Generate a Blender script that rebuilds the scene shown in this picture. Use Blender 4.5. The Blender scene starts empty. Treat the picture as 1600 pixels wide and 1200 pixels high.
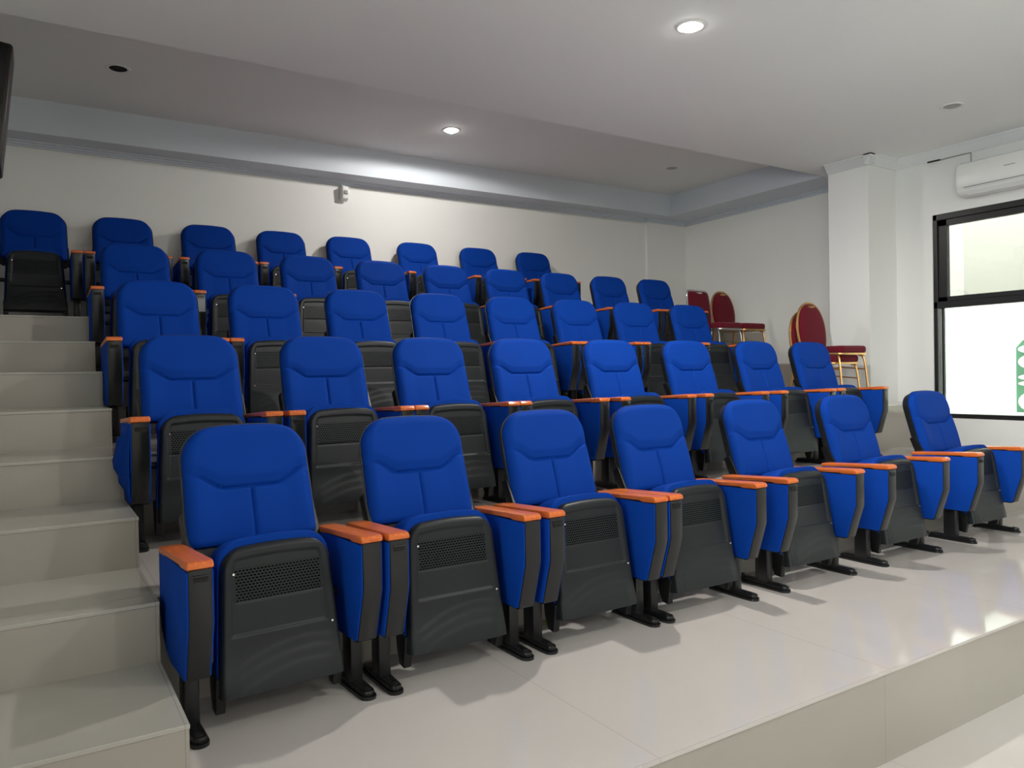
import bpy, bmesh, math, random
from mathutils import Vector, Matrix
random.seed(7)
SC = bpy.context.scene
COL = SC.collection

# ------------------------------------------------------------------ camera
EYE = Vector((0, 0, 1.165))
YAW, PITCH, ROLL = 0.56346, -0.01266, -0.01849
fw = Vector((math.sin(YAW) * math.cos(PITCH), math.cos(YAW) * math.cos(PITCH), math.sin(PITCH)))
rt = Vector((math.cos(YAW), -math.sin(YAW), 0))
up = rt.cross(fw)
rt2 = rt * math.cos(ROLL) + up * math.sin(ROLL)
up2 = -rt * math.sin(ROLL) + up * math.cos(ROLL)
cam = bpy.data.objects.new('camera', bpy.data.cameras.new('camera'))
COL.objects.link(cam)
cam.matrix_world = Matrix(((rt2.x, up2.x, -fw.x, EYE.x), (rt2.y, up2.y, -fw.y, EYE.y), (rt2.z, up2.z, -fw.z, EYE.z), (0, 0, 0, 1)))
cam.data.sensor_fit = 'HORIZONTAL'
cam.data.sensor_width = 36.0
cam.data.lens = 1182.47 / 1600 * 36.0
cam.data.clip_start = 0.05
SC.camera = cam

# ------------------------------------------------------------------ world, view, window portal
wd = bpy.data.worlds.new('daylight')
SC.world = wd
wd.use_nodes = True
bg = wd.node_tree.nodes['Background']
bg.inputs[0].default_value = (0.93, 0.98, 1.0, 1)
bg.inputs[1].default_value = 9.8
SC.view_settings.view_transform = 'Standard'
SC.view_settings.look = 'None'
SC.view_settings.gamma = 1
SC.view_settings.exposure = 0.50
SC.view_settings.use_curve_mapping = False

WX = 7.4            # window wall
WIN_Y = (-1.10, 4.03)
WIN_Z = (0.67, 2.63)
pl = bpy.data.lights.new('window_portal', 'AREA')
pl.shape = 'RECTANGLE'
pl.size = WIN_Y[1] - WIN_Y[0]; pl.size_y = WIN_Z[1] - WIN_Z[0]
pl.cycles.is_portal = True
po = bpy.data.objects.new('window_portal', pl)
po.location = (WX + 0.24, sum(WIN_Y) / 2, sum(WIN_Z) / 2)
po.rotation_euler = (math.pi / 2, 0, math.pi / 2)
COL.objects.link(po)
# smaller window in the left wall, behind the photographer
LW_Y, LW_Z = (-3.6, 0.5), (0.75, 2.6)
pl2 = bpy.data.lights.new('window_portal', 'AREA')
pl2.shape = 'RECTANGLE'
pl2.size = LW_Y[1] - LW_Y[0]; pl2.size_y = LW_Z[1] - LW_Z[0]
pl2.cycles.is_portal = True
po2 = bpy.data.objects.new('window_portal', pl2)
po2.location = (-2.42, sum(LW_Y) / 2, sum(LW_Z) / 2)
po2.rotation_euler = (math.pi / 2, 0, -math.pi / 2)
COL.objects.link(po2)

# recessed downlights: (x, y, z, watts) ; 0 = switched off
ZC, ZT = 3.24, 3.52
LAMPS = [(3.39, 3.28, ZC, 148.0), (3.44, 6.45, ZT, 47.0), (6.24, 3.23, ZC, 0), (0.59, 6.40, ZT, 0), (6.30, 6.42, ZT, 0),
         (0.54, 3.28, ZC, 0), (3.39, 0.10, ZC, 110.0), (6.24, 0.10, ZC, 0), (0.54, 0.10, ZC, 0), (3.39, -3.0, ZC, 130.0)]  # the lit pair here is invented, out-of-view fill for the front of the room

# ------------------------------------------------------------------ helpers
def link(o, parent=None):
    COL.objects.link(o)
    if parent is not None:
        o.parent = parent
    return o

def smooth(me, ang=40):
    for p in me.polygons:
        p.use_smooth = True
    try:
        me.set_sharp_from_angle(angle=math.radians(ang))
    except Exception:
        pass

def obj(name, bm, mat, parent=None, sm=True, ang=40):
    me = bpy.data.meshes.new(name)
    bmesh.ops.recalc_face_normals(bm, faces=bm.faces)
    bm.to_mesh(me); bm.free()
    me.materials.append(mat)
    if sm:
        smooth(me, ang)
    return link(bpy.data.objects.new(name, me), parent)

def tag(o, label, cat, group=None):
    o['label'] = label; o['category'] = cat
    if group: o['group'] = group
    return o

def thing(name, label, cat, loc=(0, 0, 0), rz=0, group=None):
    o = bpy.data.objects.new(name, None)
    o.empty_display_size = 0.1
    o.location = loc; o.rotation_euler = (0, 0, rz)
    link(o)
    return tag(o, label, cat, group)

def struct(name, bm, mat, parent=None, sm=False):
    o = obj(name, bm, mat, parent, sm)
    if parent is None:
        o['kind'] = 'structure'
    return o

def box(bm, x0, x1, y0, y1, z0, z1, bev=0, seg=2):
    r = bmesh.ops.create_cube(bm, size=1)
    vs = r['verts']
    for v in vs:
        v.co = Vector((x0 + (v.co.x + .5) * (x1 - x0), y0 + (v.co.y + .5) * (y1 - y0), z0 + (v.co.z + .5) * (z1 - z0)))
    if bev > 0:
        es = list({e for v in vs for e in v.link_edges})
        bmesh.ops.bevel(bm, geom=es, offset=bev, segments=seg, profile=0.5, affect='EDGES')
    return bm

def bx(*a, **k):
    return box(bmesh.new(), *a, **k)

def prism(bm, prof, a0, a1, axis='x', bev=0, seg=2, tf=None):
    """extrude a 2-D profile along an axis. axis x: profile is (y,z); axis y: (x,z); axis z: (x,y)"""
    def P(p, a):
        c = {'x': (a, p[0], p[1]), 'y': (p[0], a, p[1]), 'z': (p[0], p[1], a)}[axis]
        v = Vector(c)
        return tf(v) if tf else v
    A = [bm.verts.new(P(p, a0)) for p in prof]
    B = [bm.verts.new(P(p, a1)) for p in prof]
    fa = bm.faces.new(A); fb = bm.faces.new(B[::-1])
    n = len(prof); sf = []
    for i in range(n):
        sf.append(bm.faces.new((A[i], A[(i + 1) % n], B[(i + 1) % n], B[i])))
    bmesh.ops.recalc_face_normals(bm, faces=[fa, fb] + sf)
    if bev > 0:
        es = list(fa.edges) + list(fb.edges)
        bmesh.ops.bevel(bm, geom=es, offset=bev, segments=seg, profile=0.5, affect='EDGES')
    return bm

def tube(bm, pts, r, sides=10, closed=False, flat=1.0):
    """round tube along a polyline (parallel transport frames)"""
    pts = [Vector(p) for p in pts]
    n = len(pts)
    rings = []
    prevn = None
    for i, p in enumerate(pts):
        if closed:
            t = pts[(i + 1) % n] - pts[i - 1]
        else:
            t = pts[min(i + 1, n - 1)] - pts[max(i - 1, 0)]
        t.normalize()
        if prevn is None:
            a = Vector((0, 0, 1)) if abs(t.z) < .9 else Vector((1, 0, 0))
            nn = t.cross(a).normalized()
        else:
            nn = (prevn - t * prevn.dot(t)).normalized()
        prevn = nn
        b = t.cross(nn)
        rings.append([bm.verts.new(p + (nn * math.cos(2 * math.pi * k / sides) + b * math.sin(2 * math.pi * k / sides) * flat) * r) for k in range(sides)])
    for i in range(n if closed else n - 1):
        A, B = rings[i], rings[(i + 1) % n]
        for k in range(sides):
            bm.faces.new((A[k], A[(k + 1) % sides], B[(k + 1) % sides], B[k]))
    if not closed:
        bm.faces.new(rings[0][::-1]); bm.faces.new(rings[-1])
    return bm

def spline(P, n=8, closed=False):
    """Catmull-Rom through points"""
    P = [Vector(p) for p in P]
    out = []
    m = len(P)
    for i in range(m if closed else m - 1):
        if closed:
            a, b, c, d = P[i - 1], P[i], P[(i + 1) % m], P[(i + 2) % m]
        else:
            b, c = P[i], P[i + 1]
            a = P[i - 1] if i > 0 else b * 2 - c
            d = P[i + 2] if i + 2 < m else c * 2 - b
        for k in range(n):
            t = k / n
            out.append(.5 * ((2 * b) + (c - a) * t + (2 * a - 5 * b + 4 * c - d) * t * t + (3 * b - a - 3 * c + d) * t ** 3))
    if not closed:
        out.append(P[-1])
    return out

def lathe(bm, prof, c, seg=32):
    """prof: (radius, z) list, around vertical axis through c"""
    rings = []
    for r, z in prof:
        if r < 1e-6:
            rings.append([bm.verts.new((c[0], c[1], c[2] + z))])
        else:
            rings.append([bm.verts.new((c[0] + r * math.cos(2 * math.pi * k / seg), c[1] + r * math.sin(2 * math.pi * k / seg), c[2] + z)) for k in range(seg)])
    for A, B in zip(rings, rings[1:]):
        for k in range(seg):
            if len(A) == 1 and len(B) == 1: continue
            if len(A) == 1: bm.faces.new((A[0], B[k], B[(k + 1) % seg]))
            elif len(B) == 1: bm.faces.new((A[k], A[(k + 1) % seg], B[0]))
            else: bm.faces.new((A[k], A[(k + 1) % seg], B[(k + 1) % seg], B[k]))
    return bm

def sheet(us, vs, fn, back, tf):
    """closed pad: front surface fn(u,v)->(x,t,n), back surface back(u,v)->(x,t,n), mapped by tf to local xyz"""
    bm = bmesh.new()
    F = [[bm.verts.new(tf(*fn(u, v))) for u in us] for v in vs]
    B = [[bm.verts.new(tf(*back(u, v))) for u in us] for v in vs]
    nv, nu = len(vs), len(us)
    for j in range(nv - 1):
        for i in range(nu - 1):
            bm.faces.new((F[j][i], F[j][i + 1], F[j + 1][i + 1], F[j + 1][i]))
            bm.faces.new((B[j][i], B[j + 1][i], B[j + 1][i + 1], B[j][i + 1]))
    for j in range(nv - 1):
        bm.faces.new((F[j][0], F[j + 1][0], B[j + 1][0], B[j][0]))
        bm.faces.new((F[j][-1], B[j][-1], B[j + 1][-1], F[j + 1][-1]))
    for i in range(nu - 1):
        bm.faces.new((F[0][i], B[0][i], B[0][i + 1], F[0][i + 1]))
        bm.faces.new((F[-1][i], F[-1][i + 1], B[-1][i + 1], B[-1][i]))
    return bm

def sstep(x):
    x = max(0., min(1., x)); return x * x * (3 - 2 * x)

def qround(d, R):
    s = max(0., min(1., d / R)); return math.sqrt(max(0., 1 - (1 - s) ** 2))

# ------------------------------------------------------------------ materials
def mat(name, col, rough=.5, metal=0, spec=.5, bump=0, bscale=200, sheen=0, coat=0, var=0, vscale=3, emis=None, estr=0, detail=3):
    m = bpy.data.materials.new(name); m.use_nodes = True
    nt = m.node_tree; b = nt.nodes['Principled BSDF']
    b.inputs['Base Color'].default_value = (*col, 1)
    b.inputs['Roughness'].default_value = rough
    b.inputs['Metallic'].default_value = metal
    b.inputs['Specular IOR Level'].default_value = spec
    if sheen: b.inputs['Sheen Weight'].default_value = sheen; b.inputs['Sheen Roughness'].default_value = .5
    if coat: b.inputs['Coat Weight'].default_value = coat; b.inputs['Coat Roughness'].default_value = .12
    tc = nt.nodes.new('ShaderNodeTexCoord')
    if bump:
        n = nt.nodes.new('ShaderNodeTexNoise'); n.inputs['Scale'].default_value = bscale; n.inputs['Detail'].default_value = detail
        nt.links.new(tc.outputs['Object'], n.inputs['Vector'])
        bp = nt.nodes.new('ShaderNodeBump'); bp.inputs['Strength'].default_value = bump; bp.inputs['Distance'].default_value = .002
        nt.links.new(n.outputs['Fac'], bp.inputs['Height']); nt.links.new(bp.outputs['Normal'], b.inputs['Normal'])
    if var:
        n = nt.nodes.new('ShaderNodeTexNoise'); n.inputs['Scale'].default_value = vscale; n.inputs['Detail'].default_value = 5
        nt.links.new(tc.outputs['Object'], n.inputs['Vector'])
        mx = nt.nodes.new('ShaderNodeMix'); mx.data_type = 'RGBA'
        mx.inputs[6].default_value = (*[c * (1 - var) for c in col], 1); mx.inputs[7].default_value = (*[min(1, c * (1 + var)) for c in col], 1)
        nt.links.new(n.outputs['Fac'], mx.inputs[0]); nt.links.new(mx.outputs[2], b.inputs['Base Color'])
    if emis:
        b.inputs['Emission Color'].default_value = (*emis, 1); b.inputs['Emission Strength'].default_value = estr
    return m

M = {}
M['blue'] = mat('blue_fabric', (.0022, .040, .285), .7, spec=.07, bump=.35, bscale=900, var=.06, vscale=6)
M['blue_panel'] = mat('blue_panel_fabric', (.003, .048, .33), .7, spec=.08, bump=.35, bscale=900, var=.06, vscale=6)
M['black'] = mat('black_plastic', (.013, .015, .017), .4, spec=.35, bump=.12, bscale=600)
M['core'] = mat('black_arm_plastic', (.007, .008, .009), .25, spec=.48, bump=.03, bscale=600)
M['steel'] = mat('black_painted_steel', (.007, .007, .008), .35, spec=.4, bump=.1, bscale=120)
M['hole'] = mat('dark_recess', (.002, .002, .002), .8)
M['screw'] = mat('screw_metal', (.75, .74, .72), .25, metal=1)
M['wall'] = mat('cream_wall_paint', (.86, .85, .82), .55, spec=.3, bump=.05, bscale=60, var=.015, vscale=1.2)
M['pillar'] = mat('white_wall_paint', (.79, .79, .775), .5, spec=.3, bump=.05, bscale=60)
M['ceil'] = mat('ceiling_paint', (.88, .895, .885), .7, spec=.2, bump=.03, bscale=40)
M['tray'] = mat('tray_ceiling_paint', (.84, .85, .835), .7, spec=.2, bump=.03, bscale=40)
M['lav'] = mat('pale_blue_trim_paint', (.62, .66, .72), .5, spec=.3)
M['cornice'] = mat('cornice_paint', (.72, .74, .74), .5, spec=.3)
M['frame'] = mat('black_aluminium', (.012, .012, .012), .35, spec=.5, bump=.05)
M['white'] = mat('white_plastic', (.80, .81, .78), .3, spec=.5)
M['grey'] = mat('grey_line_plastic', (.25, .25, .24), .5)
M['maroon'] = mat('maroon_fabric', (.13, .005, .016), .9, spec=.2, bump=.3, bscale=700, sheen=.1)
M['gold'] = mat('gold_painted_steel', (.62, .36, .14), .3, metal=.85, spec=.5)
M['chrome'] = mat('chrome', (.75, .75, .75), .12, metal=1)
M['brown'] = mat('dark_brown_wood', (.018, .009, .006), .4, var=.3, vscale=8)
M['cable'] = mat('black_cable', (.01, .01, .01), .3)
M['yellow'] = mat('yellow_wrapper', (.55, .60, .05), .4)
M['tape'] = mat('pale_grey_tape', (.22, .23, .24), .25)
M['paper'] = mat('white_paper', (.8, .8, .78), .7)
M['out'] = mat('pale_mint_plaster', (.82, .84, .79), .8, var=.04, vscale=1)
M['outc'] = mat('white_plaster', (.88, .89, .87), .8, var=.03, vscale=1)
M['green'] = mat('green_sign', (.07, .20, .11), .5)
M['lamp'] = mat('lamp_diffuser', (.9, .9, .9), .4, emis=(1, .97, .90), estr=30)
M['lampoff'] = mat('dull_lamp_glass', (.35, .36, .35), .3)

def wood():
    m = mat('orange_stained_wood', (.50, .105, .022), .3, spec=.4, coat=.2)
    nt = m.node_tree; b = nt.nodes['Principled BSDF']
    tc = nt.nodes.new('ShaderNodeTexCoord'); mp = nt.nodes.new('ShaderNodeMapping')
    mp.inputs['Scale'].default_value = (60, 4, 60)
    n = nt.nodes.new('ShaderNodeTexNoise'); n.inputs['Scale'].default_value = 1.5; n.inputs['Detail'].default_value = 6
    r = nt.nodes.new('ShaderNodeValToRGB')
    r.color_ramp.elements[0].position = .3; r.color_ramp.elements[0].color = (.52, .100, .018, 1)
    r.color_ramp.elements[1].position = .75; r.color_ramp.elements[1].color = (.74, .185, .036, 1)
    nt.links.new(tc.outputs['Object'], mp.inputs[0]); nt.links.new(mp.outputs[0], n.inputs['Vector'])
    nt.links.new(n.outputs['Fac'], r.inputs[0]); nt.links.new(r.outputs[0], b.inputs['Base Color'])
    return m
M['wood'] = wood()

def tiles(name, col, rough, sx, sy, ox, oy, gap=.0012):
    """porcelain tiles: thin joints at world positions"""
    m = mat(name, col, rough, spec=.5)
    nt = m.node_tree; b = nt.nodes['Principled BSDF']
    g = nt.nodes.new('ShaderNodeNewGeometry'); sp = nt.nodes.new('ShaderNodeSeparateXYZ')
    nt.links.new(g.outputs['Position'], sp.inputs[0])
    def mth(op, a, bb=None, c=None):
        n = nt.nodes.new('ShaderNodeMath'); n.operation = op
        for i, q in enumerate((a, bb, c)):
            if q is None: continue
            if isinstance(q, (int, float)): n.inputs[i].default_value = q
            else: nt.links.new(q, n.inputs[i])
        return n.outputs[0]
    def joint(s, size, off):
        f = mth('FRACT', mth('DIVIDE', mth('SUBTRACT', s, off), size))
        d = mth('MULTIPLY', mth('MINIMUM', f, mth('SUBTRACT', 1.0, f)), size)
        return mth('LESS_THAN', d, gap)
    j = joint(sp.outputs[0], sx, ox)
    if sy: j = mth('MAXIMUM', j, joint(sp.outputs[1], sy, oy))
    n = nt.nodes.new('ShaderNodeTexNoise'); n.inputs['Scale'].default_value = 1.6; n.inputs['Detail'].default_value = 3
    nt.links.new(g.outputs['Position'], n.inputs['Vector'])
    mx = nt.nodes.new('ShaderNodeMix'); mx.data_type = 'RGBA'
    mx.inputs[6].default_value = (*[c * .95 for c in col], 1); mx.inputs[7].default_value = (*[min(1, c * 1.04) for c in col], 1)
    nt.links.new(n.outputs['Fac'], mx.inputs[0])
    m2 = nt.nodes.new('ShaderNodeMix'); m2.data_type = 'RGBA'
    nt.links.new(mx.outputs[2], m2.inputs[6]); m2.inputs[7].default_value = (*[c * .72 for c in col], 1)
    nt.links.new(j, m2.inputs[0]); nt.links.new(m2.outputs[2], b.inputs['Base Color'])
    return m
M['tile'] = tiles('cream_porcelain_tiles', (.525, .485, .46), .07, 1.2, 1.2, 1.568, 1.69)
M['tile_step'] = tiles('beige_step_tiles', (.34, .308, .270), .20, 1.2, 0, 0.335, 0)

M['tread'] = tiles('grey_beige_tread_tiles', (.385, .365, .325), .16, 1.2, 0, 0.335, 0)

def seat_shell_mat():
    """black plastic with a field of small dark slots between two heights"""
    m = mat('black_slotted_plastic', (.017, .019, .021), .42, spec=.28, bump=0)
    nt = m.node_tree; b = nt.nodes['Principled BSDF']
    tc = nt.nodes.new('ShaderNodeTexCoord'); sp = nt.nodes.new('ShaderNodeSeparateXYZ')
    nt.links.new(tc.outputs['Object'], sp.inputs[0])
    def mth(op, a, bb=None):
        n = nt.nodes.new('ShaderNodeMath'); n.operation = op
        for i, q in enumerate((a, bb)):
            if q is None: continue
            if isinstance(q, (int, float)): n.inputs[i].default_value = q
            else: nt.links.new(q, n.inputs[i])
        return n.outputs[0]
    x, z = sp.outputs[0], sp.outputs[2]
    row = mth('DIVIDE', z, .0098)
    fz = mth('FRACT', row)
    shift = mth('MULTIPLY', mth('FRACT', mth('MULTIPLY', mth('FLOOR', row), .5)), .0125)
    fx = mth('FRACT', mth('DIVIDE', mth('ADD', mth('ADD', x, shift), 1.0), .0125))
    hx = mth('LESS_THAN', mth('ABSOLUTE', mth('SUBTRACT', fx, .5)), .33)
    hz = mth('LESS_THAN', mth('ABSOLUTE', mth('SUBTRACT', fz, .5)), .25)
    reg = mth('MULTIPLY', mth('LESS_THAN', mth('ABSOLUTE', x), .148), mth('MULTIPLY', mth('GREATER_THAN', z, .412), mth('LESS_THAN', z, .523)))
    hole = mth('MULTIPLY', mth('MULTIPLY', hx, hz), reg)
    mx = nt.nodes.new('ShaderNodeMix'); mx.data_type = 'RGBA'
    mx.inputs[6].default_value = (.012, .0145, .0165, 1); mx.inputs[7].default_value = (.002, .002, .002, 1)
    nt.links.new(hole, mx.inputs[0]); nt.links.new(mx.outputs[2], b.inputs['Base Color'])
    nt.links.new(mth('MULTIPLY', mth('SUBTRACT', 1.0, hole), .28), b.inputs['Specular IOR Level'])
    bp = nt.nodes.new('ShaderNodeBump'); bp.invert = True; bp.inputs['Distance'].default_value = .003; bp.inputs['Strength'].default_value = .6
    nt.links.new(hole, bp.inputs['Height']); nt.links.new(bp.outputs['Normal'], b.inputs['Normal'])
    return m
M['slots'] = seat_shell_mat()

def glass(tint, name):
    m = bpy.data.materials.new(name); m.use_nodes = True
    nt = m.node_tree; nt.nodes.clear()
    o = nt.nodes.new('ShaderNodeOutputMaterial'); t = nt.nodes.new('ShaderNodeBsdfTransparent')
    g = nt.nodes.new('ShaderNodeBsdfGlossy'); g.inputs['Roughness'].default_value = .02
    t.inputs[0].default_value = (*tint, 1)
    mx = nt.nodes.new('ShaderNodeMixShader'); f = nt.nodes.new('ShaderNodeFresnel'); f.inputs[0].default_value = 1.45
    nt.links.new(f.outputs[0], mx.inputs[0]); nt.links.new(t.outputs[0], mx.inputs[1]); nt.links.new(g.outputs[0], mx.inputs[2])
    nt.links.new(mx.outputs[0], o.inputs[0])
    return m
M['glass'] = glass((.97, .99, .96), 'clear_window_glass')
M['glass_tint'] = glass((.60, .59, .56), 'tinted_window_glass')

# ------------------------------------------------------------------ tiers, steps
DY, DZ = 1.1337, 0.4094
XL, XR, YF = -2.2, WX, -4.5       # left wall, window wall, front wall
RY, RX = 7.72, 7.78               # rear wall, rear right wall
SX = 0.346                        # right side of the aisle steps
def tier_y(r): return 2.95 + DY * (r - 2)
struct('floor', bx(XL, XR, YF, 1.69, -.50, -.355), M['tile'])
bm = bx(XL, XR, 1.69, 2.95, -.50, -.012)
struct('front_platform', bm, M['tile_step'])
struct('front_platform_tiles', bx(XL, XR, 1.685, 2.95, -.012, 0), M['tile'])
for r in range(2, 6):
    y0 = tier_y(r); y1 = tier_y(r + 1) if r < 5 else RY
    z = DZ * (r - 1)
    xr = RX if r >= 4 else XR
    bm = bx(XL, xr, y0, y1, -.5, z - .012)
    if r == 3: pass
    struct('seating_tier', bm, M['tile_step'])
    struct('seating_tier_tiles', bx(SX, xr, y0 - .004, y1, z - .012, z), M['tile'])
    struct('aisle_landing_tiles', bx(XL, SX, y0 - .004, y1, z - .012, z), M['tread'])
for k in range(1, 9):
    y0 = 2.271 + DY / 2 * (k - 1)
    z = DZ / 2 * k
    if k % 2:
        y1 = 2.838 + DY / 2 * (k - 1)
    else:
        y1 = tier_y(k // 2 + 1) - .004
    zb = (k - 1) // 2 * DZ
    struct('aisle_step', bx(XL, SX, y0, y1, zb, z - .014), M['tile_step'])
    struct('aisle_step_tread', bx(XL, SX + .002, y0 - .004, y1, z - .014, z, bev=.002, seg=1), M['tread'])

# ------------------------------------------------------------------ walls
H0 = -.5
struct('wall_rear', bx(XL - .2, RX + .2, RY, RY + .2, H0, 3.9), M['wall'])
struct('trim_1', bx(7.06, RX, RY - .035, RY, 1.6, ZC), M['wall'])
bm = bmesh.new()
box(bm, XL - .2, XL, YF, LW_Y[0], H0, 3.9)
box(bm, XL - .2, XL, LW_Y[1], RY, H0, 3.9)
box(bm, XL - .2, XL, LW_Y[0], LW_Y[1], H0, LW_Z[0])
box(bm, XL - .2, XL, LW_Y[0], LW_Y[1], LW_Z[1], 3.9)
struct('wall_left', bm, M['wall'])
struct('wall_front', bx(XL - .2, WX + .38, YF - .2, YF, H0, 3.9), M['wall'])
struct('wall_rear_right', bx(RX, RX + .2, 4.5, RY, H0, 3.9), M['wall'])
struct('wall_pillar', bx(6.932, RX, 4.393, 4.83, H0, 3.4), M['pillar'])
bm = bmesh.new()
y0, y1 = WIN_Y; z0, z1 = WIN_Z
box(bm, WX, WX + .2, y1, 4.5, H0, 3.4)
box(bm, WX, WX + .2, YF, y0, H0, 3.4)
box(bm, WX, WX + .2, y0, y1, H0, z0)
box(bm, WX, WX + .2, y0, y1, z1, 3.4)
box(bm, WX + .2, RX + .2, 4.3, 4.5, H0, 3.9)
struct('wall_right', bm, M['pillar'])

# ceiling with raised tray
TY0, TY1, TX0, TX1 = 5.11, 7.42, -1.7, 7.25
struct('ceiling', bx(XL, RX, YF, TY0, ZC, ZC + .30), M['ceil'])
bm = bmesh.new()
box(bm, XL, RX, TY1, RY, ZC, ZC + .30)
box(bm, TX1, RX, TY0, TY1, ZC, ZC + .30)
box(bm, XL, TX0, TY0, TY1, ZC, ZC + .30)
struct('ceiling_tray_sides', bm, M['lav'])
struct('ceiling_tray', bx(XL - .2, RX + .2, TY0 - .15, RY + .2, ZT, ZT + .1), M['tray'])
struct('ceiling_slab', bx(XL - .2, RX + .2, YF - .2, RY + .2, 3.85, 3.95), M['ceil'])
# stepped cornice
prof = [(0, 0), (0, -.05), (-.014, -.05), (-.014, -.034), (-.028, -.030), (-.028, -.018), (-.05, -.012), (-.05, 0)]
struct('trim_2', prism(bmesh.new(), [(RY + a, ZC + b) for a, b in prof], XL, 7.06, 'x'), M['lav'])
struct('trim_3', prism(bmesh.new(), [(RY - .035 + a, ZC + b) for a, b in prof], 7.045, RX, 'x'), M['lav'])
struct('trim_4', prism(bmesh.new(), [(RX + a, ZC + b) for a, b in prof], 4.83, RY, 'y'), M['lav'])
prof2 = [(0, 0), (0, -.092), (-.012, -.092), (-.020, -.078), (-.040, -.050), (-.062, -.022), (-.075, -.012), (-.075, 0)]
struct('trim_5', prism(bmesh.new(), [(6.932 + a, ZC + b) for a, b in prof2], 4.393 - .075, 4.83, 'y'), M['cornice'])
struct('trim_6', prism(bmesh.new(), [(4.393 + a, ZC + b) for a, b in prof2], 6.857, WX, 'x'), M['cornice'])
struct('trim_7', prism(bmesh.new(), [(WX + a, ZC + b) for a, b in prof2], YF, 4.393, 'y'), M['cornice'])

# ------------------------------------------------------------------ window
FX = WX + .03
def wframe(name, rects, d0=-.02, d1=.06, parent=None):
    bm = bmesh.new()
    for (a, b, c, e) in rects:
        box(bm, FX + d0, FX + d1, a, b, c, e, bev=.003, seg=1)
    return bm
bm = wframe('', [(y0, y1, z1 - .055, z1), (y0, y1, z0, z0 + .042), (y1 - .038, y1, z0, z1), (y0, y0 + .038, z0, z1), (y0, y1, 1.725, 1.79)])
for yy in (2.30, .62):
    box(bm, FX - .02, FX + .06, yy - .03, yy + .03, z0, z1, bev=.003, seg=1)
w1 = struct('window_1', bm, M['frame'])
bm = bmesh.new()
a, b, c, e = LW_Y[0], LW_Y[1], LW_Z[0], LW_Z[1]
for q in ((a, b, c, c + .05), (a, b, e - .05, e), (a, a + .05, c, e), (b - .05, b, c, e), ((a + b) / 2 - .03, (a + b) / 2 + .03, c, e)):
    box(bm, XL - .12, XL - .06, *q)
w2 = struct('window_2', bm, M['frame'])
obj('window_pane', bx(XL - .095, XL - .089, a, b, c, e), M['glass'], w2, False)
edges = [y1 - .038, 2.30, .62, y0 + .038]
for a, b in zip(edges, edges[1:]):
    hi, lo = a - (.0 if a == edges[0] else .03), b + (.0 if b == edges[-1] else .03)
    bm = wframe('', [(lo, hi, z1 - .115, z1 - .055), (lo, hi, 1.79, 1.835), (hi - .085, hi, 1.79, z1 - .055), (lo, lo + .085, 1.79, z1 - .055)], 0, .05)
    s = obj('window_sash', bm, M['frame'], w1, False)
    obj('window_pane', bx(FX + .02, FX + .026, lo + .08, hi - .08, 1.83, z1 - .11), M['glass_tint'], s, False)
    bm = wframe('', [(hi - .047, hi - .027, z0 + .042, 1.725)], 0, .03)
    s = obj('window_bead', bm, M['frame'], w1, False)
    obj('window_pane', bx(FX + .02, FX + .026, lo, hi, z0 + .04, 1.725), M['glass'], s, False)

# ------------------------------------------------------------------ outside
struct('wall_outside', bx(9.3, 9.5, -8, 12, -1.5, 6.0), M['out'])
struct('wall_outside_return', bx(8.9, 9.3, 4.7, 12, -1.5, 6.0), M['outc'])
struct('ground_outside', bx(WX + .2, 9.3, -8, 12, -.7, -.5), M['outc'])
t = thing('green_sign_board', 'green sign board with white shapes seen through the lower window pane', 'sign', (9.27, 4.125, 0))
pr = [(-.0, .64), (-.0, 1.36), (-.07, 1.44), (-.50, 1.44), (-.50, .64)]
obj('board', prism(bmesh.new(), pr, -.02, .01, 'x'), M['green'], t, False)
bm = bmesh.new()
for zc, h in ((1.34, .05), (1.20, .085), (1.03, .035), (.96, .03), (.76, .115)):
    ptsl = [(-.19 + .165 * math.cos(a), zc + h * math.sin(a)) for a in [2 * math.pi * i / 20 for i in range(20)]]
    prism(bm, ptsl, -.035, -.02, 'x')
obj('white_lettering', bm, M['paper'], t, False)

# ------------------------------------------------------------------ downlights
def downlight(x, y, z, w, label):
    t = thing('recessed_downlight', label, 'ceiling light', (x, y, z), 0, 'recessed downlights')
    bm = lathe(bmesh.new(), [(.062, .002), (.064, -.003), (.076, -.007), (.086, -.004), (.088, 0.0), (.088, .001)], (0, 0, 0))
    obj('trim_ring', bm, M['white'], t)
    if w:
        bm = lathe(bmesh.new(), [(0, -.030), (.02, -.028), (.042, -.019), (.056, -.008), (.062, -.001)], (0, 0, 0))
        obj('lit_diffuser', bm, M['lamp'], t)
        li = bpy.data.lights.new('lamp_light', 'SPOT'); li.shadow_soft_size = .05; li.energy = w
        li.spot_size = math.radians(178); li.spot_blend = .12 if z > 3.4 else .35
        li.color = (1.0, .975, .925)
        lo = bpy.data.objects.new('lamp_light', li); lo.location = (0, 0, -.05); link(lo, t)
    else:
        bm = lathe(bmesh.new(), [(0, -.002), (.030, -.003), (.034, -.006), (.050, -.006), (.062, -.001)], (0, 0, 0))
        obj('unlit_lamp', bm, M['lampoff'] if x > 5 else M['hole'], t)
names = ['lit round downlight in main ceiling, brightest spot at top of the view',
         'lit round downlight in raised ceiling above the back rows',
         'unlit silver downlight in main ceiling near the air conditioner',
         'empty dark downlight hole with pale rim in raised ceiling at far left',
         'small unlit downlight in raised ceiling near the rear right corner',
         'unlit downlight in main ceiling above the aisle', 'added unseen fill downlight in main ceiling above the lower floor',
         'unlit downlight in main ceiling over the window side', 'unlit downlight in main ceiling above lower left floor', 'added unseen fill downlight in main ceiling far in front']
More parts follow.
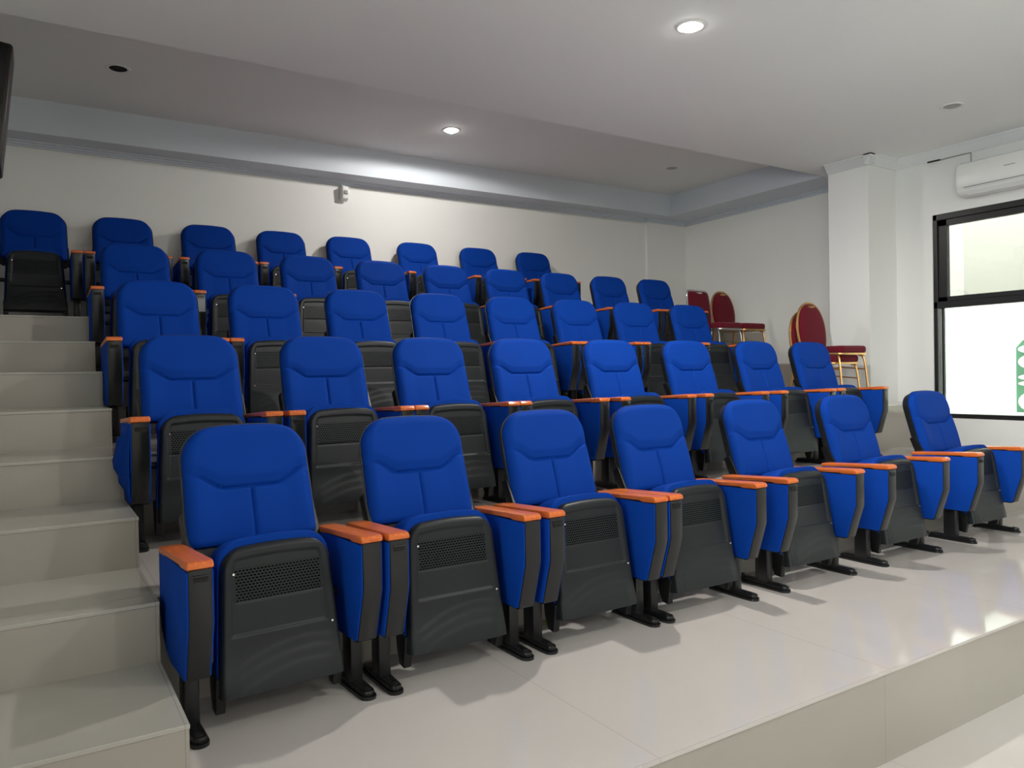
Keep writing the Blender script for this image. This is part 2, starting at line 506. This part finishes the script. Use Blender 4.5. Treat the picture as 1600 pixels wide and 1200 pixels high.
for (x, y, z, w), nme in zip(LAMPS, names):
    downlight(x, y, z, w, nme)

# ------------------------------------------------------------------ auditorium chair
def linspace(a, b, n): return [a + (b - a) * i / (n - 1) for i in range(n)]
def edge_dense(n, p=1.6):
    out = []
    for i in range(n):
        s = -1 + 2 * i / (n - 1)
        out.append(math.copysign(1 - (1 - abs(s)) ** p, s))
    return out

BL = .440
BO = Vector((0, .425, .548)); BT = Vector((0, .290, .957)); BN = Vector((0, -.957, .290))
def btf(x, t, n): return BO + BT * t + BN * n + Vector((x, 0, 0))
def bw(t, grow=0):
    W = .240 + grow - .006 * (t / BL)
    r = .110
    if t > BL - r:
        W = W - r + math.sqrt(max(0, r * r - (t - (BL - r)) ** 2)) if t < BL else W - r
    if t < .03: W -= (1 - t / .03) ** 2 * .012
    return W
def barch(x, t): return .016 * (1 - (x / .23) ** 2) * sstep((t - .25) / .2)
def seam_t(x): return .208 + .050 * sstep((abs(x) - .095) / .105)

def back_front(u, v):
    t = BL * v
    W = bw(t); x = u * W
    d = qround((1 - abs(u)) * W, .042) * qround(BL - t + .0, .04) * qround(t + .01, .03)
    n = .012 + .036 * d
    st = seam_t(x)
    ds = abs(t - st)
    n -= .011 * math.exp(-(ds / .0055) ** 2) * sstep((.214 - abs(x)) / .05 + .2)
    if t < st: n -= .010 * math.exp(-(x / .005) ** 2) * sstep((st - t) / .01)
    if t > st:  # head pad
        n += .010 * d * sstep((t - st) / .05)
    else:       # lumbar pads
        n += .006 * d * math.sin(math.pi * min(1, max(0, (st - t) / .24))) + .006 * sstep((abs(x) - .12) / .08) * d
    return x, t + barch(x, t), n
def back_rear(u, v):
    t = BL * v; W = bw(t) * .985
    return u * W, t + barch(u * W, t) - .004 * v, 0.0
US = edge_dense(77, 1.35)
VS = [0, .008, .02, .035] + linspace(.05, .80, 66)[0:] + [1 - .2 * (1 - k / 22) ** 1.5 for k in range(1, 23)]
def shell_front(u, v):
    t = -.05 + (BL + .054) * v; W = bw(max(0, min(t, BL)) if t < BL else BL, .006)
    return u * W, t + barch(u * W, t), .014
def shell_rear(u, v):
    t = -.05 + (BL + .054) * v; W = bw(max(0, min(t, BL)), .006)
    d = qround((1 - abs(u)) * W, .05) * qround(BL + .004 - t, .05) * qround(t + .05, .03)
    return u * W * (.97 if abs(u) == 1 else .99), t + barch(u * W, t) - .006 * (1 - d) * v, -.012 - .034 * d

SL = .478
SO = Vector((0, .118, .108)); ST = Vector((0, .125, .992)); SN = Vector((0, -.992, .125))
def stf(x, t, n): return SO + ST * t + SN * n + Vector((x, 0, 0))
def sw(t, L, grow=0, r=.070):
    W = .214 + grow - .026 * (t / SL) ** 1.3
    if t > L - r: W = W - r + math.sqrt(max(0, r * r - (t - (L - r)) ** 2)) if t < L else W - r
    return W
def sarch(x, t): return .014 * (1 - (x / .19) ** 2) * sstep((t - .3) / .16)
def sh_front(u, v):
    t = SL * v; W = sw(t, SL); x = u * W
    de = min((1 - abs(u)) * W, SL - t)
    n = .030 * qround((1 - abs(u)) * W, .016) * qround(SL - t, .018)
    inn = sstep((de - .036) / .006)
    if t > .10: n -= .006 * inn * sstep((t - .19) / .01)
    n -= .003 * inn * math.exp(-((t - .305) / .003) ** 2)
    # flared lower part with curved ridges
    for c, a in ((.150, .0022), (.112, .0018), (.070, .0018)):
        tt = c - 1.1 * (x - .06) ** 2 + .05 * x
        n += a * (1 / (1 + math.exp(-(tt - t) / .0035))) * sstep((.20 - abs(x)) / .05)
    n += .012 * (1 - sstep(t / .16))
    return x, t + sarch(x, t), n
def sh_rear(u, v):
    t = SL * v; W = sw(t, SL)
    return u * W * .985, t + sarch(u * W, t) - .003, -.045
def cu_front(u, v):
    t = .03 + (SL - .006) * v; L = SL + .024; W = sw(t, L, .004 - .002 * sstep((t - .40) / .06))
    return u * W, t + sarch(u * W, t), -.006 + .008 * (1 - abs(u)) * sstep((t - .4) / .06)
def cu_rear(u, v):
    t = .03 + (SL - .006) * v; L = SL + .024; W = sw(t, L, .004 + .008 * sstep((t - .40) / .06))
    d = qround((1 - abs(u)) * W, .045) * qround(L - t, .055) * qround(t, .05)
    n = -.030 - (.090 + .060 * sstep((t - .36) / .08)) * d
    return u * W, t + sarch(u * W, t), n

ARM = .29
ARMPROF = [(.000, .574), (.000, .400), (.058, .212), (.075, .204), (.270, .204), (.350, .232), (.415, .285), (.440, .350), (.440, .560), (.43, .566)]
def inset(prof, d):
    cy = sum(p[0] for p in prof) / len(prof); cz = sum(p[1] for p in prof) / len(prof)
    out = []
    n = len(prof)
    for i in range(n):
        a, b, c = Vector(prof[i - 1]), Vector(prof[i]), Vector(prof[(i + 1) % n])
        e1 = (b - a).normalized(); e2 = (c - b).normalized()
        n1 = Vector((-e1.y, e1.x)); n2 = Vector((-e2.y, e2.x))
        k = (n1 + n2).normalized()
        if k.dot(Vector((cy, cz)) - b) < 0: k = -k
        out.append(tuple(b + k * d))
    return out

def make_chair(name='auditorium_chair'):
    t = thing(name, 'x', 'chair', (0, 0, 0), 0)
    b = obj('backrest', sheet(US, VS, back_front, back_rear, btf), M['blue'], t, ang=80)
    obj('backrest_shell', sheet(linspace(-1, 1, 31), linspace(0, .8, 20)[:-1] + [1 - .2 * (1 - k / 14) ** 1.5 for k in range(15)], shell_front, shell_rear, btf), M['black'], t, ang=60)
    obj('seat_cushion', sheet(edge_dense(31), linspace(0, .8, 16)[:-1] + [1 - .2 * (1 - k / 14) ** 1.5 for k in range(15)], cu_front, cu_rear, stf), M['blue'], t, ang=80)
    vs = linspace(0, .84, 90)[:-1] + [1 - .16 * (1 - k / 18) ** 1.5 for k in range(19)]
    s = obj('seat_shell', sheet(edge_dense(61, 1.5), vs, sh_front, sh_rear, stf), M['slots'], t, ang=50)
    for x, tt in ((-.155, .400), (.178, .185)):
        bm = bmesh.new()
        p = stf(x, tt, .034)
        bmesh.ops.create_cone(bm, cap_ends=True, segments=12, radius1=.0052, radius2=.004, depth=.006,
                              matrix=Matrix.Translation(p) @ Matrix.Rotation(math.pi / 2, 4, 'X'))
        obj('screw', bm, M['screw'], s)
    for sx in (-1, 1):
        pr = [(.120, .17), (.215, .20), (.205, .11), (.180, .052), (.140, .048), (.132, .09), (.125, .13)]
        x0, x1 = sorted((sx * .188, sx * .222))
        obj('seat_bracket', prism(bmesh.new(), pr, x0, x1, 'x', bev=.004), M['steel'], t, ang=30)
        # pivot axle between the seat and the arm box
        bm = bmesh.new()
        bmesh.ops.create_cone(bm, cap_ends=True, segments=16, radius1=.016, radius2=.016, depth=.06,
                              matrix=Matrix.Translation((sx * .225, .24, .36)) @ Matrix.Rotation(math.pi / 2, 4, 'Y'))
        obj('seat_pivot', bm, M['steel'], t)
        # back support strap from arm box to shell
        pr = [(.36, .50), (.44, .52), (.50, .66), (.46, .68)]
        x0, x1 = sorted((sx * .222, sx * .25))
        obj('back_bracket', prism(bmesh.new(), pr, x0, x1, 'x', bev=.003), M['steel'], t, ang=30)
        a = sx * ARM
        core = obj('arm_box', prism(bmesh.new(), ARMPROF, a - .036, a + .036, 'x', bev=.004), M['core'], t, ang=30)
        ip = inset(ARMPROF, .006)
        for q in (-1, 1):
            x0, x1 = sorted((a + q * .033, a + q * .0410))
            obj('fabric_panel', prism(bmesh.new(), ip, x0, x1, 'x', bev=.003), M['blue_panel'], core, ang=30)
        if sx < 0:
            bm = bx(a - .022, a + .022, -.003, .002, .536, .552, bev=.001)
            obj('number_slot', bm, M['hole'], core, False)
            bm = bx(a - .026, a + .024, -.008, .002, .552, .557, bev=.001)
            obj('slot_lip', bm, M['core'], core, False)
        # orange armrest pad, front end slightly higher
        top = lambda y: .602 - .060 * y
        und = lambda y: .575 - .055 * y
        pr = [(-.004, und(0) + .004), (.004, und(0) - .001), (.085, und(.085) - .001), (.11, und(.11) + .005), (.33, und(.33) + .005), (.35, und(.35)), (.440, und(.44)),
              (.445, und(.44) + .006), (.445, top(.44) - .006), (.438, top(.44)), (.018, top(.018)), (.004, top(0) - .004), (-.004, top(0) - .013)]
        bm = prism(bmesh.new(), pr, a - .0412, a + .0412, 'x', bev=.006, seg=3)
        obj('armrest', bm, M['wood'], t, ang=35)
        # post and foot
        obj('leg_post', bx(a - .024, a + .024, .155, .235, .018, .24, bev=.006), M['steel'], t)
        bm = bmesh.new()
        outl = []
        for k in range(9):
            an = math.pi * k / 8
            outl.append((a - .030 * math.cos(an), .062 - .030 * math.sin(an)))
        outl += [(a + .033, .16), (a + .033, .24), (a + .029, .335), (a - .029, .335), (a - .033, .24), (a - .033, .16)]
        prism(bm, outl, 0, .012, 'z')
        ins = [(a + (x - a) * .78, .19 + (y - .19) * .955) for x, y in outl]
        prism(bm, ins, .010, .032, 'z', bev=.006)
        f = obj('foot', bm, M['steel'], t, ang=35)
        bm = lathe(bmesh.new(), [(0, .001), (.0085, .001), (.012, .0025), (.013, 0)], (a, .066, .032), 16)
        obj('bolt_recess', bm, M['hole'], f)
    return t

def children(o): return [c for c in ALLCH if c.parent == o]
def copy_tree(src, parent=None):
    c = src.copy(); COL.objects.link(c)
    if parent is not None: c.parent = parent
    for ch in KIDS.get(src.name, []):
        copy_tree(ch, c)
    return c

chair0 = make_chair()
KIDS = {}
for o in bpy.data.objects:
    if o.parent: KIDS.setdefault(o.parent.name, []).append(o)

ROWS = {
    1: [.425, 1.102, 1.803, 2.476, 3.301, 4.192, 5.190],
    2: [.389, 1.080, 1.745, 2.410, 3.165, 3.915, 4.704, 5.405],
    3: [.389, 1.056, 1.723, 2.390, 3.056, 3.722, 4.392, 5.100],
    4: [.386, 1.052, 1.718, 2.384, 3.050, 3.716, 4.382, 5.048, 5.714],
    5: [-.260, .410, 1.130, 1.810, 2.510, 3.290, 4.060, 4.820],
}
ORD = ['leftmost', 'second from the left', 'third from the left', 'fourth from the left', 'fifth from the left', 'sixth from the left', 'seventh from the left', 'eighth from the left', 'ninth from the left']
RN = {1: 'front row', 2: 'second row', 3: 'third row', 4: 'fourth row', 5: 'back row'}
first = True
for r, xs in ROWS.items():
    for i, xl in enumerate(xs):
        if first:
            c = chair0; first = False
        else:
            c = copy_tree(chair0)
        c.location = (xl + ARM, 2.526 + DY * (r - 1), DZ * (r - 1))
        c.rotation_euler = (0, 0, math.radians(random.uniform(-.3, .3)))
        place = ORD[i] if i < len(xs) - 1 else 'rightmost'
        if (r, i) == (1, 0):
            lab = 'nearest blue tip-up chair, leftmost of the front row beside the aisle steps'
            c.rotation_euler = (0, 0, math.radians(3.0))
        elif (r, i) == (2, 0):
            lab = 'blue tip-up chair with fabric peeling off its left arm, leftmost in second row'
        elif (r, i) == (5, 0):
            lab = 'dark blue tip-up chair standing alone above the top aisle step, against rear wall'
        elif (r, i) == (5, 7):
            lab = 'blue tip-up chair at the right end of the back row against the wall'
        elif (r, i) == (2, 7):
            lab = 'blue tip-up chair brightened by window light, rightmost in the second row'
        else:
            lab = 'blue tip-up chair with orange armrests, %s in the %s' % (place, RN[r])
        tag(c, lab, 'chair', 'blue auditorium chairs, ' + RN[r])
        if (r, i) == (4, 1):
            p_ = obj('tape_patch', bx(-ARM - .030, -ARM + .030, -.003, .002, .44, .56, bev=.001), M['tape'], c, False)
            p_['label'] = 'pale grey tape on the front of the left arm'
        if (r, i) == (2, 0):
            # torn flap of fabric hanging off the outer side of the left arm
            bm = bmesh.new()
            a = -ARM - .044
            P = [(a, .01, .56), (a - .004, .02, .30), (a, .05, .23), (a - .03, .16, .30), (a - .055, .20, .40), (a - .040, .12, .50)]
            g = [Vector(p) for p in P]
            cpt = sum(g, Vector()) / len(g) + Vector((.012, 0, 0))
            vs0 = [bm.verts.new(p) for p in g]; vc = bm.verts.new(cpt)
            for k in range(len(vs0)):
                bm.faces.new((vs0[k], vs0[(k + 1) % len(vs0)], vc))
            bmesh.ops.subdivide_edges(bm, edges=bm.edges, cuts=2, use_grid_fill=True)
            for v in bm.verts: v.co.x += .004 * math.sin(v.co.z * 60 + v.co.y * 40)
            f = obj('torn_fabric_flap', bm, M['blue'], c)
            sm = f.modifiers.new('thickness', 'SOLIDIFY'); sm.thickness = .004
            f['label'] = 'loose flap of blue fabric'

# ------------------------------------------------------------------ red banquet chairs
def make_red(name, label, metal, round_back, loc, rz=0, group=None, h=.90):
    t = thing(name, label, 'chair', loc, rz, group)
    # seat: front at y=-.44, back at y=0 ; facing -y
    def seat_out(s, n=10, r=.06):
        out = []
        for cx, cy, a0 in ((.20 * s, -.44 * s, -90), (.185 * s, -.02, 0), (-.185 * s, -.02, 90), (-.20 * s, -.44 * s, 180)):
            sx = 1 if cx > 0 else -1
            sy = -1 if cy < -.2 else 1
            for k in range(n + 1):
                a = math.radians(a0 + 90 * k / n)
                out.append((cx - sx * r + r * math.cos(a), cy - sy * r + r * math.sin(a)))
        return out
    o = seat_out(1.0)
    bm = bmesh.new(); prism(bm, o, .402, .470, 'z', bev=.024, seg=4)
    obj('seat', bm, M['maroon'], t, ang=60)
    bm = bmesh.new()
    prism(bm, seat_out(1.012), .385, .404, 'z', bev=.003)
    obj('seat_frame', bm, metal, t, ang=30)
    # back outline (x, z) leaning back along y
    def yb(z): return .01 + .16 * (z - .42) * .75
    pts = []
    if round_back:
        side = [(.175, .46), (.195, .56), (.198, .66), (.178, .76), (.130, .845), (.060, .893), (0, .902)]
    else:
        side = [(.175, .46), (.185, .56), (.185, .66), (.182, .76), (.174, .845), (.150, .888), (.08, .897), (0, .897)]
    k = h / .90
    side = [(x, .42 + (z - .42) * k) for x, z in side]
    loop = side + [(-x, z) for x, z in side[-2::-1]]
    path = [(x, yb(z), z) for x, z in loop]
    leg_r = [(.185, .10, 0), (.182, .045, .22), (.175, .012, .40)]
    full = leg_r + path + [(-x, y, z) for x, y, z in leg_r[::-1]]
    obj('back_frame', tube(bmesh.new(), spline(full, 5), .0125, 8), metal, t)
    # back pad
    inner = spline([(x * .93, 0, .455 + (z - .455) * .975) for x, z in loop], 4)
    ol = [(p.x, p.z) for p in inner]
    bm = bmesh.new()
    cz = sum(p[1] for p in ol) / len(ol)
    rings = []
    for s, off in ((1, -.004), (1, -.018), (.96, -.027), (.80, -.031), (.5, -.033), (.15, -.034)):
        rings.append([bm.verts.new((x * s, yb(cz + (z - cz) * s) + off, cz + (z - cz) * s)) for x, z in ol])
    rb = []
    for s, off in ((1, .004), (.96, .014), (.80, .017), (.15, .018)):
        rb.append([bm.verts.new((x * s, yb(cz + (z - cz) * s) + off, cz + (z - cz) * s)) for x, z in ol])
    seq = rb[::-1] + rings
    n = len(ol)
    for A, B in zip(seq, seq[1:]):
        for i in range(n): bm.faces.new((A[i], A[(i + 1) % n], B[(i + 1) % n], B[i]))
    bm.faces.new(seq[0]); bm.faces.new(seq[-1][::-1])
    bp = obj('back_pad', bm, M['maroon'], t, ang=70)
    # hand hole at the top: a light plate set in the pad
    zt = .42 + (.868 - .42) * k
    pr = [(.052 * math.cos(a), zt + .013 * math.sin(a) - (.0 if math.sin(a) < 0 else .004)) for a in [2 * math.pi * i / 18 for i in range(18)]]
    obj('hand_grip', prism(bmesh.new(), pr, yb(zt) - .036, yb(zt) + .02, 'y', bev=.003), metal, bp)
    for sx in (-1, 1):
        obj('front_leg', tube(bmesh.new(), spline([(sx * .165, -.36, .388), (sx * .18, -.40, .36), (sx * .188, -.425, .18), (sx * .192, -.44, 0)], 5), .0105, 8), metal, t)
        obj('stretcher', tube(bmesh.new(), [(sx * .186, -.42, .25), (sx * .181, -.18, .27), (sx * .181, .035, .25)], .007, 6), metal, t)
    obj('cross_stretcher', tube(bmesh.new(), [(-.18, -.12, .27), (.18, -.12, .27)], .007, 6), metal, t)
    return t
Z3, Z4 = DZ * 2, DZ * 3
make_red('banquet_chair', 'red chair with gold frame, lower one of the stacked pair beside the white pillar', M['gold'], True, (6.41, 4.72, Z3), math.radians(-2), 'red banquet chairs')
make_red('banquet_chair', 'red chair with gold frame, topmost of the stacked pair beside the white pillar', M['gold'], True, (6.44, 4.66, Z3 + .085), math.radians(-2), 'red banquet chairs')
make_red('banquet_chair', 'single red round-backed chair with gold frame near the rear right wall', M['gold'], True, (6.95, 6.24, Z4), math.radians(2), 'red banquet chairs', .84)
make_red('banquet_chair', 'red square-backed chair with silver frame, half hidden behind the blue chairs', M['chrome'], False, (6.535, 6.22, Z4), math.radians(2), 'red banquet chairs', .845)

# ------------------------------------------------------------------ air conditioner
t = thing('air_conditioner', 'white wall-mounted split air conditioner above the black window', 'air conditioner', (WX, 0, 0))
pr = [(0, 2.735), (0, 3.02), (-.15, 3.025), (-.185, 3.01), (-.205, 2.95), (-.205, 2.82), (-.19, 2.765), (-.14, 2.725), (-.06, 2.715)]
obj('body', prism(bmesh.new(), pr, 2.85, 3.70, 'y', bev=.008, seg=3), M['white'], t, ang=35)
obj('air_louver', prism(bmesh.new(), [(-.199, 2.782), (-.205, 2.786), (-.150, 2.722), (-.142, 2.722)], 2.93, 3.62, 'y'), M['cornice'], t)
obj('louver_gap', bx(-.2065, -.199, 2.93, 3.63, 2.789, 2.793), M['grey'], t, False)
obj('brand_mark', bx(-.2075, -.2045, 3.20, 3.29, 2.905, 2.911), M['grey'], t, False)
pb = obj('status_light', bx(-.2075, -.2045, 3.655, 3.668, 2.905, 2.912), M['white'], t, False)
tag(obj('wall_cable', tube(bmesh.new(), [(WX - .008, 3.66, 3.02), (WX - .008, 3.66, 3.142), (WX - .010, 3.78, 3.145), (WX - .010, 3.98, 3.146)], .005, 6), M['grey']),
    'thin grey cable rising from the air conditioner and running under the ceiling trim', 'cable')
tag(obj('cable_stub', bm := tube(bmesh.new(), [(WX - .012, 3.94, 3.146), (WX - .012, 4.0, 3.147), (WX - .012, 4.06, 3.148)], .008, 6), M['cable']),
    'short black cable end under the ceiling trim beside the pillar', 'cable')

# ------------------------------------------------------------------ small device on the rear wall
t = thing('security_camera', 'small white wall device hanging just below the trim on rear wall', 'security camera', (2.80, RY, 3.10))
obj('bracket', bx(-.02, .02, -.05, 0, .055, .085, bev=.004), M['white'], t)
obj('housing', prism(bmesh.new(), [(-.115, .06), (-.03, .07), (-.01, -.05), (-.05, -.085), (-.10, -.06)], -.035, .035, 'x', bev=.01, seg=3), M['white'], t)
obj('lens', bx(-.02, .02, -.118, -.10, -.02, .02, bev=.004), M['grey'], t)
obj('lead', tube(bmesh.new(), spline([(.03, -.03, -.05), (.06, -.012, 0), (.075, -.010, .06), (.10, -.010, .080)], 5), .004, 6), M['white'], t)
tag(obj('conduit', tube(bmesh.new(), [(2.9, RY - .006, 3.182), (4.0, RY - .006, 3.178), (7.0, RY - .006, 3.176)], .006, 6), M['white']),
    'thin white cable conduit along the rear wall just below the trim', 'cable')

# ------------------------------------------------------------------ dark box hanging at the left edge
t = thing('hanging_speaker', 'dark brown box-shaped speaker hanging tilted from ceiling at left edge', 'speaker', (-.26, 5.5, 2.86), 0)
t.rotation_euler = (0, math.radians(6.0), 0)
obj('cabinet', bx(-.17, .17, -.15, .15, -.42, .33, bev=.02, seg=3), M['brown'], t)
obj('grille', bx(-.15, .15, -.162, -.15, -.40, .31, bev=.004), M['cable'], t)
obj('hanger', bx(-.03, .03, -.03, .03, .33, .66, bev=.004), M['steel'], t)

# ------------------------------------------------------------------ scraps on the front tier
bm = bx(-.02, .02, -.015, .015, 0, .018, bev=.006)
o = obj('candy_wrapper', bm, M['yellow']); o.location = (2.0, 2.88, 0)
tag(o, 'tiny yellow wrapper on the floor behind the third chair of the front row', 'wrapper')
def crumple(s, seed):
    rnd = random.Random(seed); bm = bmesh.new()
    bmesh.ops.create_icosphere(bm, subdivisions=3, radius=s)
    for v in bm.verts:
        v.co *= 1 + rnd.uniform(-.22, .22); v.co.z = v.co.z * .6 + s * .62
        v.co.z = max(0, v.co.z)
    return bm
o = obj('paper_scrap', crumple(.018, 3), M['paper'], sm=False); o.location = (2.335, 2.86, 0)
tag(o, 'small crumpled white paper scrap by a chair foot in the front row', 'paper')
for (x, y, g, l) in ((3.27, 2.90, 5, 'small coil of black cable beside the fifth chair foot in front row'), (5.13, 2.90, 6, 'small coil of black cable beside the rightmost chair foot in front row')):
    rnd = random.Random(g)
    P = [(.05 * math.cos(a) * (1 + .2 * math.sin(2.3 * a)), .05 * math.sin(a) * (1 + .2 * math.cos(1.7 * a)), .008 + .03 * abs(math.sin(a * .8 + g))) for a in [i * .45 for i in range(42)]]
    o = obj('cable_coil', tube(bmesh.new(), spline(P, 3), .0035, 6), M['cable']); o.location = (x, y, 0)
    tag(o, l, 'cable')
